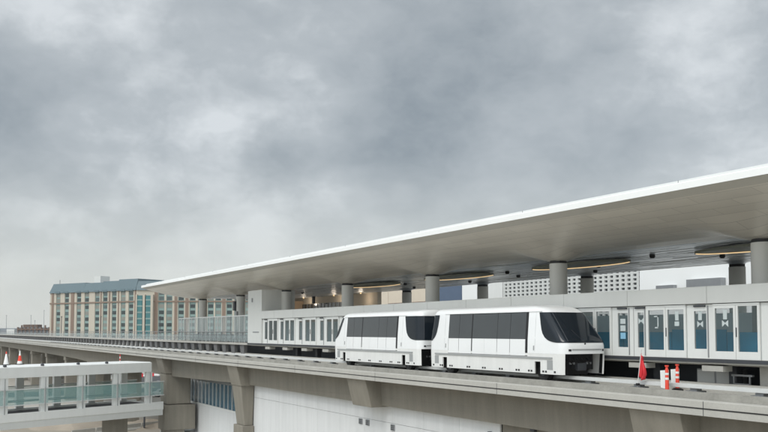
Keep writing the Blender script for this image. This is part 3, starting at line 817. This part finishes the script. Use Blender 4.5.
delineator(25.26, 27.8, 'orange post with white board in front of the guide rail, the nearer of the pair')
delineator(25.82, 29.05, 'orange post with white board behind the guide rail, the farther of the pair')
# equipment under the platform at right
eq = thing('cable_rack', G(24.3, 31.5, -2.5), 'open grey metal rack under the platform edge beside the right-hand pier', 'rack')
for a in (23.95, 24.75): MB().box(a, a + .06, 31.35, 31.41, -2.5, -1.95).build('leg', 'steel_grey', eq)
MB().box(23.85, 24.9, 31.35, 31.5, -1.95, -1.87).box(23.98, 24.78, 31.35, 31.4, -2.3, -2.25).build('shelf', 'steel_grey', eq)

cbn = thing('equipment_cabinet', G(26.2, 32.3, -2.5), 'plain grey cabinet in the dark space under the platform, behind the cones', 'cabinet')
MB().box(25.2, 27.3, 32.0, 32.8, -2.5, -1.72).build('housing', 'steel_grey', cbn, bevel=.02)
for a in (25.25, 26.3): MB().box(a, a + .95, 31.985, 31.998, -2.45, -1.78).build('door', 'panel_grey', cbn)

# ================================================================== LEFT WALKWAY (elevated footbridge)
WO = Vector((-95.6, 23.8)); WD = Vector((-.392, .92)).normalized(); WP = Vector((-WD.y, WD.x))   # WP points away from the viewer
if WP.x > 0: WP = -WP
def WF(t, p, z):
    q = WO + WD * t + WP * p
    return (q.x, q.y, EYE + z)
fb = thing('footbridge', (WF(-20, 2, 0)[0], WF(-20, 2, 0)[1], 0), 'white covered footbridge with teal glass sides ending at the guideway', 'footbridge')
T0, T1 = -42, -.2
mb = MB(WF).prism([(0, -3.52), (0, -4.55), (.35, -4.55), (.35, -3.95), (4.7, -3.95), (4.7, -4.55), (5.0, -4.55), (5.0, -3.52), (4.6, -3.44), (.4, -3.44)], T0, T1 + .6)
mb.build('roof', 'panel_white', fb)
MB(WF).prism([(-.1, -7.95), (-.1, -8.75), (.25, -9.4), (4.9, -9.4), (5.1, -8.75), (5.1, -7.95), (4.8, -7.95), (4.8, -8.15), (.15, -8.15), (.15, -7.95)], T0, T1 + 2.2, m=0).build('floor_beam', 'panel_white', fb)
MB(WF).box(T0, T1 + 2.15, -.06, .24, -9.45, -8.85).build('lower_edge', 'panel_grey', fb)
ts = [.15 - k * 4.2 for k in range(11)]
for t in ts:
    for p in (.05, 4.6):
        MB(WF).box(t - .40, t + .40, p, p + .35, -7.948, -4.552).build('column', 'panel_white', fb)
for p, nm in ((-.0, 'near'), (4.97, 'far')):
    for k in range(10):
        g_ = MB(WF).box(ts[k + 1] + .12, ts[k] - .12, p - .06, p - .04, -7.15, -5.72).build('glass_panel', 'rail_glass', fb)
    MB(WF).box(ts[0] + .12, T1 + 2.2, p - .06, p - .04, -7.15, -5.72).build('glass_panel', 'rail_glass', fb)
    MB(WF).box(T0, T1 + 2.3, p - .09, p - .01, -5.72, -5.63).build('handrail', 'rail_white', fb)
    MB(WF).box(T0, T1 + 2.3, p - .09, p - .01, -7.25, -7.15).build('handrail', 'rail_white', fb)
for t in ts[:7]:
    MB(WF).tube((t, -.12, -8.0), (t, -.12, -4.6), .035, n=6).build('downpipe', 'steel_grey', fb)
MB(WF).box(T0, T1 + 1.2, .36, 4.6, -8.146, -8.12).build('dark_floor', 'asphalt', fb)  # thin dark sheet over the footbridge floor
for p in (1.7, 3.3):
    MB(WF).box(T0, T1 - 1, p, p + .05, -7.05, -6.98).build('inner_handrail', 'steel_dark', fb)
# cones and pole on the footbridge roof
def cone(t, h, label, reds):
    o = thing('traffic_cone', WF(t, 4.3, -3.45), label, 'traffic cone', 'tall cones on the footbridge roof')
    c = (t, 4.3, -3.42)
    MB(WF).box(t - .32, t + .32, 4.0, 4.6, -3.42, -3.36).build('base', 'rubber', o)
    b = MB(WF)
    pr = [(.27, .06), (.21, h * .25), (.16, h * .45), (.11, h * .65), (.07, h * .82), (.04, h)]
    for i, ((r0, z0), (r1, z1)) in enumerate(zip(pr[:-1], pr[1:])):
        b.tube((t, 4.3, -3.42 + z0), (t, 4.3, -3.42 + z1), r0, r1, 12, 1 if i in reds else 0)
    b.build('cone_body', ['reflective', 'safety_orange'], o)
cone(-14.2, 1.35, 'tall pale striped cone on the footbridge roof at the left edge', (4,))
cone(-12.75, 1.4, 'tall white and red striped cone on the footbridge roof, right of the other', (1, 2))
fp = thing('marker_pole', WF(-2.7, .4, -3.42), 'short red and white pole standing on the footbridge roof', 'pole')
for k in range(4): MB(WF).tube((-3.4, .5, -3.42 + k * .22), (-3.4, .5, -3.2 + k * .22), .05, n=8).build('pole_band', 'safety_red' if k % 2 else 'reflective', fp)
for k, t in enumerate((-16.5, -12.6, -8.6, -5.2)):
    tag(MB(WF).lathe((t, .3, -3.45), [(.16, 0), (.18, .12), (.08, .22)], 10).build('roof_lamp', 'steel_dark', None, smooth=True, origin=WF(t, .3, -3.45)), 'small dark lamp on the footbridge roof edge, %s' % ('leftmost of four', 'second of four from the left', 'third of four from the left', 'rightmost of four')[k], 'lamp', 'lamps along the footbridge roof')
# footbridge supports
for t in (-30, -2.6):
    MB(WF).box(t - .8, t + .8, 1.2, 3.6, -EYE, -9.403).build('pier', 'concrete_pier', fb)
# small kiosk with a dark flat roof
kk = thing('kiosk', (-103, 30.5, 0), 'small pale hut with dark flat roof beside the guideway pier', 'hut')
MB(A).box(-105, -101.4, 29, 32.6, 0, 2.4).build('wall', 'panel_grey', kk)
MB(A).box(-105.3, -101.1, 28.7, 32.9, 2.4, 2.75).build('roof', 'steel_dark', kk)
MB(A).box(-101.4, -101.35, 30.0, 31.0, 0, 2.1).build('door', 'rail_white', kk)
# bollards / fence posts on the apron
for k, (x, y) in enumerate(((-118, 26), (-116, 28.4), (-113.5, 31))):
    tag(MB(A).tube((x, y, 0), (x, y, 3.0), .12, n=8).build('post', 'steel_dark', None, origin=(x, y, 0)),
        ['thin dark post below the footbridge, leftmost of three', 'thin dark post below the footbridge, middle of three', 'thin dark post below the footbridge, rightmost of three'][k], 'post', 'dark posts below the footbridge')

# ================================================================== PARKED VEHICLES ON THE APRON
def car_vehicle(x, y, rz, col, label):
    cs_, sn = math.cos(rz), math.sin(rz)
    fr = lambda a, b, c: (x + a * cs_ - b * sn, y + a * sn + b * cs_, c)
    o = thing('parked_car', (x, y, 0), label, 'car', 'cars parked beyond the guideway')
    mb = MB(fr); sec = [(-2.25, .35), (-2.3, .75), (-2.1, 1.0), (-1.5, 1.05), (-1.1, 1.5), (.5, 1.52), (1.1, 1.05), (2.1, .92), (2.3, .7), (2.25, .35)]
    mb.prism(sec and [(a, c) for a, c in sec], -.9, .9, axis=1); mb.build('body', col, o, bevel=.06)
    MB(fr).prism([(-1.38, 1.08), (-1.04, 1.46), (.44, 1.47), (.92, 1.08)], -.915, .915, axis=1).build('window', 'train_glass', o)
    for a in (-1.4, 1.4):
        for b in (-.8, .8): MB(fr).tube((a, b - .1, .33), (a, b + .12, .33), .33, n=14).build('wheel', 'rubber', o)
mat('car_white', (.7, .7, .7), .3, coat=.4, var=.03); mat('car_dark', (.05, .06, .07), .3, coat=.4, var=.05); mat('car_red', (.35, .04, .03), .3, coat=.4, var=.05)
car_vehicle(-172, 46, 1.6, 'car_white', 'white car parked beyond the footbridge, seen through its left bay')
car_vehicle(-165, 60, .3, 'car_red', 'red car parked beyond the footbridge, near the guideway pier')
car_vehicle(-150, 44, .1, 'car_dark', 'dark car parked beyond the footbridge, in the middle bay')
car_vehicle(-146, 58, .1, 'car_white', 'white car parked beyond the footbridge, behind the right bay')

# ================================================================== CONCOURSE BUILDING SEEN THROUGH THE STATION
cb = thing('terminal_building', G(90, 80, -EYE), 'pale terminal building with a white lattice screen behind the station', 'building')
MB().box(40, 72.0, 75, 95, -EYE, 10).build('wall', 'fascia_white', cb)
MB().box(72.1, 98.1, 76.2, 95, -EYE, 10).build('wall', 'far_grey', cb)
ls = MB()
k = 0; s = 72.1
while s < 98.2: ls.box(s, s + .40, 75, 75.25, 0, 10); s += .95
z = 0
while z < 9: ls.box(72.1, 98.2, 75.02, 75.22, z, z + .24); z += .52
ls.build('lattice_screen', 'panel_grey', cb)
for a, b, m_, z1 in ((98.3, 104.3, 'panel_white', 9), (104.5, 108.5, 'fascia_white', 8.9), (108.6, 114.9, 'blue_panel', 8.7), (115.0, 131.5, 'beige', 8.2), (131.6, 160, 'beige', 8)):
    MB().box(a, b, 75, 90, -EYE, z1).build('wall', m_, cb)
MB().box(115.2, 131.3, 74.8, 74.99, 3.5, 4.9).build('window', 'far_brown', cb)
MB().box(60, 64.5, 74.2, 74.99, 4.6, 5.6).box(66.5, 69, 74.4, 74.99, 4.7, 5.15).build('roof_unit', 'steel_grey', cb)

# ================================================================== HOTEL
V2 = Vector((-.871, .491)); R2 = Vector((.491, .871))
HC = V2 * 420 + R2 * (-122.5)
dl = (R2 * -.841 + V2 * .542).normalized()
def perp(d):
    p = Vector((-d.y, d.x))
    return p if p.dot(V2) > 0 else -p
ho = thing('hotel', (HC.x, HC.y, 0), 'long cream and brown hotel with teal windows and blue-grey roof', 'hotel')
def wing(direc, cols, browns, L, tops, bays=()):
    pv = perp(direc)
    def fr(t, p, z):
        q = HC + direc * t + pv * p
        return (q.x, q.y, EYE + z)
    B = MB(fr).box(0, L, .6, 20, -EYE, 20.1).build('wall', 'hotel_cream', ho)
    # piers between the window strips
    edges = [0] + [e for t, w in cols for e in (t - w / 2, t + w / 2)] + [L]
    mb = MB(fr)
    for i in range(0, len(edges), 2): mb.box(edges[i], edges[i + 1], 0, .6, -EYE, 20.2)
    mb.build('facade', 'hotel_cream', ho)
    mb = MB(fr)
    for t, w in browns: mb.box(t - w / 2, t + w / 2, -.25, 0, -EYE, 20.1)
    mb.box(0, L, -.35, 0.0, 14.3, 15.0)
    mb.build('brown_trim', 'hotel_brown', ho)
    mb = MB(fr)
    for t, w in cols: mb.box(t - w / 2, t + w / 2, .35, .6, -EYE, 20.2)
    mb.build('spandrel', 'hotel_teal', ho)
    # roof, stepped
    for (a, b, z1) in tops:
        MB(fr).add([(a, -.7, 20.22), (b, -.7, 20.22), (b, 21, 20.22), (a, 21, 20.22), (a, .9, z1), (b - (1.6 if b >= L - .1 and direc is dl else 0), .9, z1), (b - (1.6 if b >= L - .1 and direc is dl else 0), 18, z1), (a, 18, z1)],
                   [(0, 1, 2, 3), (4, 5, 6, 7), (0, 1, 5, 4), (1, 2, 6, 5), (2, 3, 7, 6), (3, 0, 4, 7)]).build('roof', 'hotel_roof', ho)
    # top-floor dormers reach into the roof
    for t, w in cols:
        MB(fr).box(t - w / 2 - .1, t + w / 2 + .1, -.78, .3, 20.0, 20.9).build('dormer', 'hotel_roof', ho)
    return fr
SH = 3.08
rows_z = [12.9 - i * SH - 1.45 for i in range(8)]
wins = 0
mat('hotel_glass_pale', (.07, .10, .10), .15, var=.4, scale=.25); mat('hotel_curtain', (.22, .22, .19), .5, var=.3, scale=.25)
wr = random.Random(11)
rest = {}
def windows(fr, cols, glass='hotel_glass'):
    global wins
    for zi, z in enumerate([17.9, 15.35] + rows_z):
        for t, w in cols:
            glass = wr.choice(('hotel_glass', 'hotel_glass', 'hotel_glass', 'hotel_glass_pale', 'hotel_curtain'))
            up = False
            p = .25
            h = 1.75
            if wins < 100 and zi < 7:
                wo = MB(fr).box(t - w / 2 + .35, t + w / 2 - .35, p, p + .08, z, z + h).build('window', glass, ho); wins += 1
            else:
                rest.setdefault(glass, []).append((fr, t, w, p, z, h))
            if not up: rest.setdefault('frame', []).append((fr, t, w, p, z, h))
# left wing: t measured from the corner to the left
def tL(x):   # facade position of an apparent column
    k = (x - 384) / 850
    return (122.5 + k * 420) / (-.841 - k * .542) * 1.0
colsL = [(tL(x), 3.5) for x in (130.6, 122.8, 113.8, 104.8, 96.8, 86.4, 78.5, 66.4, 57.9)]
brL = [(tL(x), w) for x, w in ((135.2, .9), (109.3, .9), (91.5, .0), (72.4, 2.4), (118.3, .6), (100.8, .7), (52.5, 1.6))]
frL = wing(dl, colsL, [b for b in brL if b[1] > 0], 68, [(0, 14, 26.0), (14, 26, 25.4), (26, 40, 24.9), (40, 68, 25.2)])
windows(frL, colsL)
def tR(x): return (x - 136) / 850 * 420
colsR = [(tR(x), 3.0) for x in (161, 169, 180.8, 192.3, 200.5, 210.4, 218, 229, 237, 248, 257)]
brR = [(tR(x), w) for x, w in ((155.8, 1.6), (175.5, 1.3), (186.6, 1.5), (205.4, 1.2), (223.5, 1.6), (242.5, 1.6))]
frR = wing(R2.normalized(), colsR, brR, 66, [(0, 66, 24.8)])
windows(frR, colsR)
# two projecting teal bays at the corner
for x in (140.2, 148.8):
    t = tR(x)
    MB(frR).box(t - 1.25, t + 1.25, -1.5, -.02, -EYE, 17.5).build('bay_window', 'hotel_glass_teal', ho)
    mb = MB(frR)
    for i in range(10): mb.box(t - 1.3, t + 1.3, -1.6, -1.503, 15 - i * SH, 15.7 - i * SH)
    mb.build('bay_spandrel', 'hotel_teal', ho)
MB(frR).box(tR(143.3), tR(145.4), -1.9, -.03, -EYE, 18).box(tR(136.3), tR(137.6), -1.9, -.03, -EYE, 18).box(tR(151.2), tR(153.5), -1.9, -.03, -EYE, 18).build('facade', 'hotel_cream', ho)
for gname, lst in rest.items():
    if gname == 'frame': continue
    mb = None
    for fr in {id(a[0]): a[0] for a in lst}.values():
        mb = MB(fr)
        for f_, t, w, p, z, h in lst:
            if f_ is fr: mb.box(t - w / 2 + .35, t + w / 2 - .35, p, p + .08, z, z + h)
        tag(mb.build('window', gname, ho), kind='stuff')
mb = MB(frL)
rt = tL(90)
MB(frL).box(rt - 2.6, rt + 2.4, 4, 10, 23.9, 28.6).build('roof_plant', 'panel_grey', ho)
MB(frL).tube((64, 3, 25), (64, 3, 27.4), .12, n=6).build('antenna', 'steel_dark', ho)

# ================================================================== FAR CONTEXT
def at(x, depth, z=0):
    q = V2 * depth + R2 * ((x - 384) / 850 * depth)
    return (q.x, q.y, z)
def fblock(x0, x1, depth, z1, m_, name, label, cat, extra=None):
    o = thing(name, at((x0 + x1) / 2, depth), label, cat)
    a, b = at(x0, depth), at(x1, depth)
    dv = Vector((b[0] - a[0], b[1] - a[1])); L = dv.length; dv.normalize(); pv = perp(dv)
    fr = lambda t, p, z: (a[0] + dv.x * t + pv.x * p, a[1] + dv.y * t + pv.y * p, z)
    MB(fr).box(0, L, 0, 25, 0, z1).build('wall', m_, o)
    return o, fr, L
o, fr, L = fblock(18, 50, 520, EYE + 2.2, 'far_grey', 'parking_structure', 'low brown multi-level structure left of the hotel', 'building')
for k in range(4): MB(fr).box(0, L, -1.2, -.02, EYE - 9 + k * 3.2, EYE - 8 + k * 3.2).build('floor_slab', 'far_brown', o)
for k in range(9): MB(fr).box(k * L / 8.2, k * L / 8.2 + .6, -1.1, -.03, 0, EYE + (3.6 if k % 3 == 1 else 2.4)).build('pillar', 'far_brown', o)
MB(fr).box(L * .1, L * .55, 3, 10, EYE + 2.2, EYE + 4.0).build('roof', 'far_brown', o)
o, fr, L = fblock(-60, 19, 900, EYE + 3, 'far_grey', 'distant_building', 'faint low grey buildings on the skyline at the left edge', 'building')
for k in range(5): MB(fr).box(4 + k * 17, 12 + k * 17, -3, -.02, 0, EYE + 2 + (k * 7 % 4)).build('annex', 'panel_grey', o)
for k, (x, h, nm) in enumerate(((6.5, 9, 'slim dark mast on the skyline at the far left'), (31, 9, 'thin light pole above the low structure, left of its twin'), (35, 6, 'short thin light pole above the middle of the low structure'), (44, 12, 'tall light pole just left of the hotel'))):
    q = at(x, 500); o = thing('light_pole', q, nm, 'pole', 'poles on the skyline')
    MB(A).tube((q[0], q[1], 0), (q[0], q[1], EYE + h), .15, .1, n=6).build('pole', 'far_grey', o)
    MB(A).box(q[0] - .8, q[0] + .8, q[1] - .2, q[1] + .2, EYE + h, EYE + h + .25).build('lamp_head', 'far_grey', o)
for x in (101, 160, 61.5):
    q = at(x, 330); o = thing('light_pole', q, {101: 'thin dark pole before the middle of the hotel', 160: 'thin dark pole before the right wing of the hotel', 61.5: 'thin dark pole before the left end of the hotel'}[x], 'pole', 'poles before the hotel')
    MB(A).tube((q[0], q[1], 0), (q[0], q[1], EYE + 5.5), .14, n=6).build('pole', 'steel_dark', o)
    MB(A).box(q[0] - .9, q[0] + .9, q[1] - .2, q[1] + .2, EYE + 5.5, EYE + 5.7).build('lamp_head', 'steel_dark', o)

# barriers on the apron beyond the footbridge
ORD = ('leftmost', 'second from left', 'third from left', 'fourth from left', 'fifth from left')
for k in range(9):
    q = at(114 + k * 5.4, 235 + 2 * k); x, y = q[0], q[1]
    c_ = math.cos(1.05); s_ = math.sin(1.05)
    fr = lambda a, b, c, x=x, y=y: (x + a * c_ - b * s_, y + a * s_ + b * c_, c)
    o = MB(fr).prism([(-.3, 0), (.3, 0), (.3, .25), (.12, .45), (.12, 1.05), (-.12, 1.05), (-.12, .45), (-.3, .25)], -.85, .85, axis=0).build('water_barrier', 'safety_red' if k % 2 else 'reflective', None, origin=(x, y, 0))
    tag(o, ('red' if k % 2 else 'white') + ' barrier far beyond the footbridge, %s of its colour in the row' % ORD[k // 2], 'barrier', ('red' if k % 2 else 'white') + ' barriers beyond the footbridge')
for k in range(5):
    x, y = -119 + 3.6 * k * .42, 33 - 3.6 * k * .9
    fr = lambda a, b, c, x=x, y=y: (x + a * .42 + b * .9, y - a * .9 + b * .42, c)
    o = MB(fr).prism([(-.3, 0), (.3, 0), (.3, .1), (.1, .35), (.08, .82), (-.08, .82), (-.1, .35), (-.3, .1)], -1.7, 1.7, axis=0).build('concrete_barrier', 'concrete_deck', None, origin=(x, y, 0))
    tag(o, 'grey concrete road barrier on the ground below the footbridge, ' + ORD[k], 'barrier', 'concrete barriers below the footbridge')
# ================================================================== AIR
hz = MB(A).box(-1600, 60, -60, 1500, -1, 75).build('haze', 'concrete', None)
hm = bpy.data.materials.new('haze'); hm.use_nodes = True; hn = hm.node_tree
hn.nodes.clear(); ho_ = hn.nodes.new('ShaderNodeOutputMaterial'); pv_ = hn.nodes.new('ShaderNodeVolumePrincipled')
pv_.inputs['Color'].default_value = (.93, .96, 1, 1); pv_.inputs['Density'].default_value = .00012; pv_.inputs['Anisotropy'].default_value = .3
hn.links.new(pv_.outputs[0], ho_.inputs['Volume'])
hz.data.materials.clear(); hz.data.materials.append(hm); tag(hz, kind='stuff')
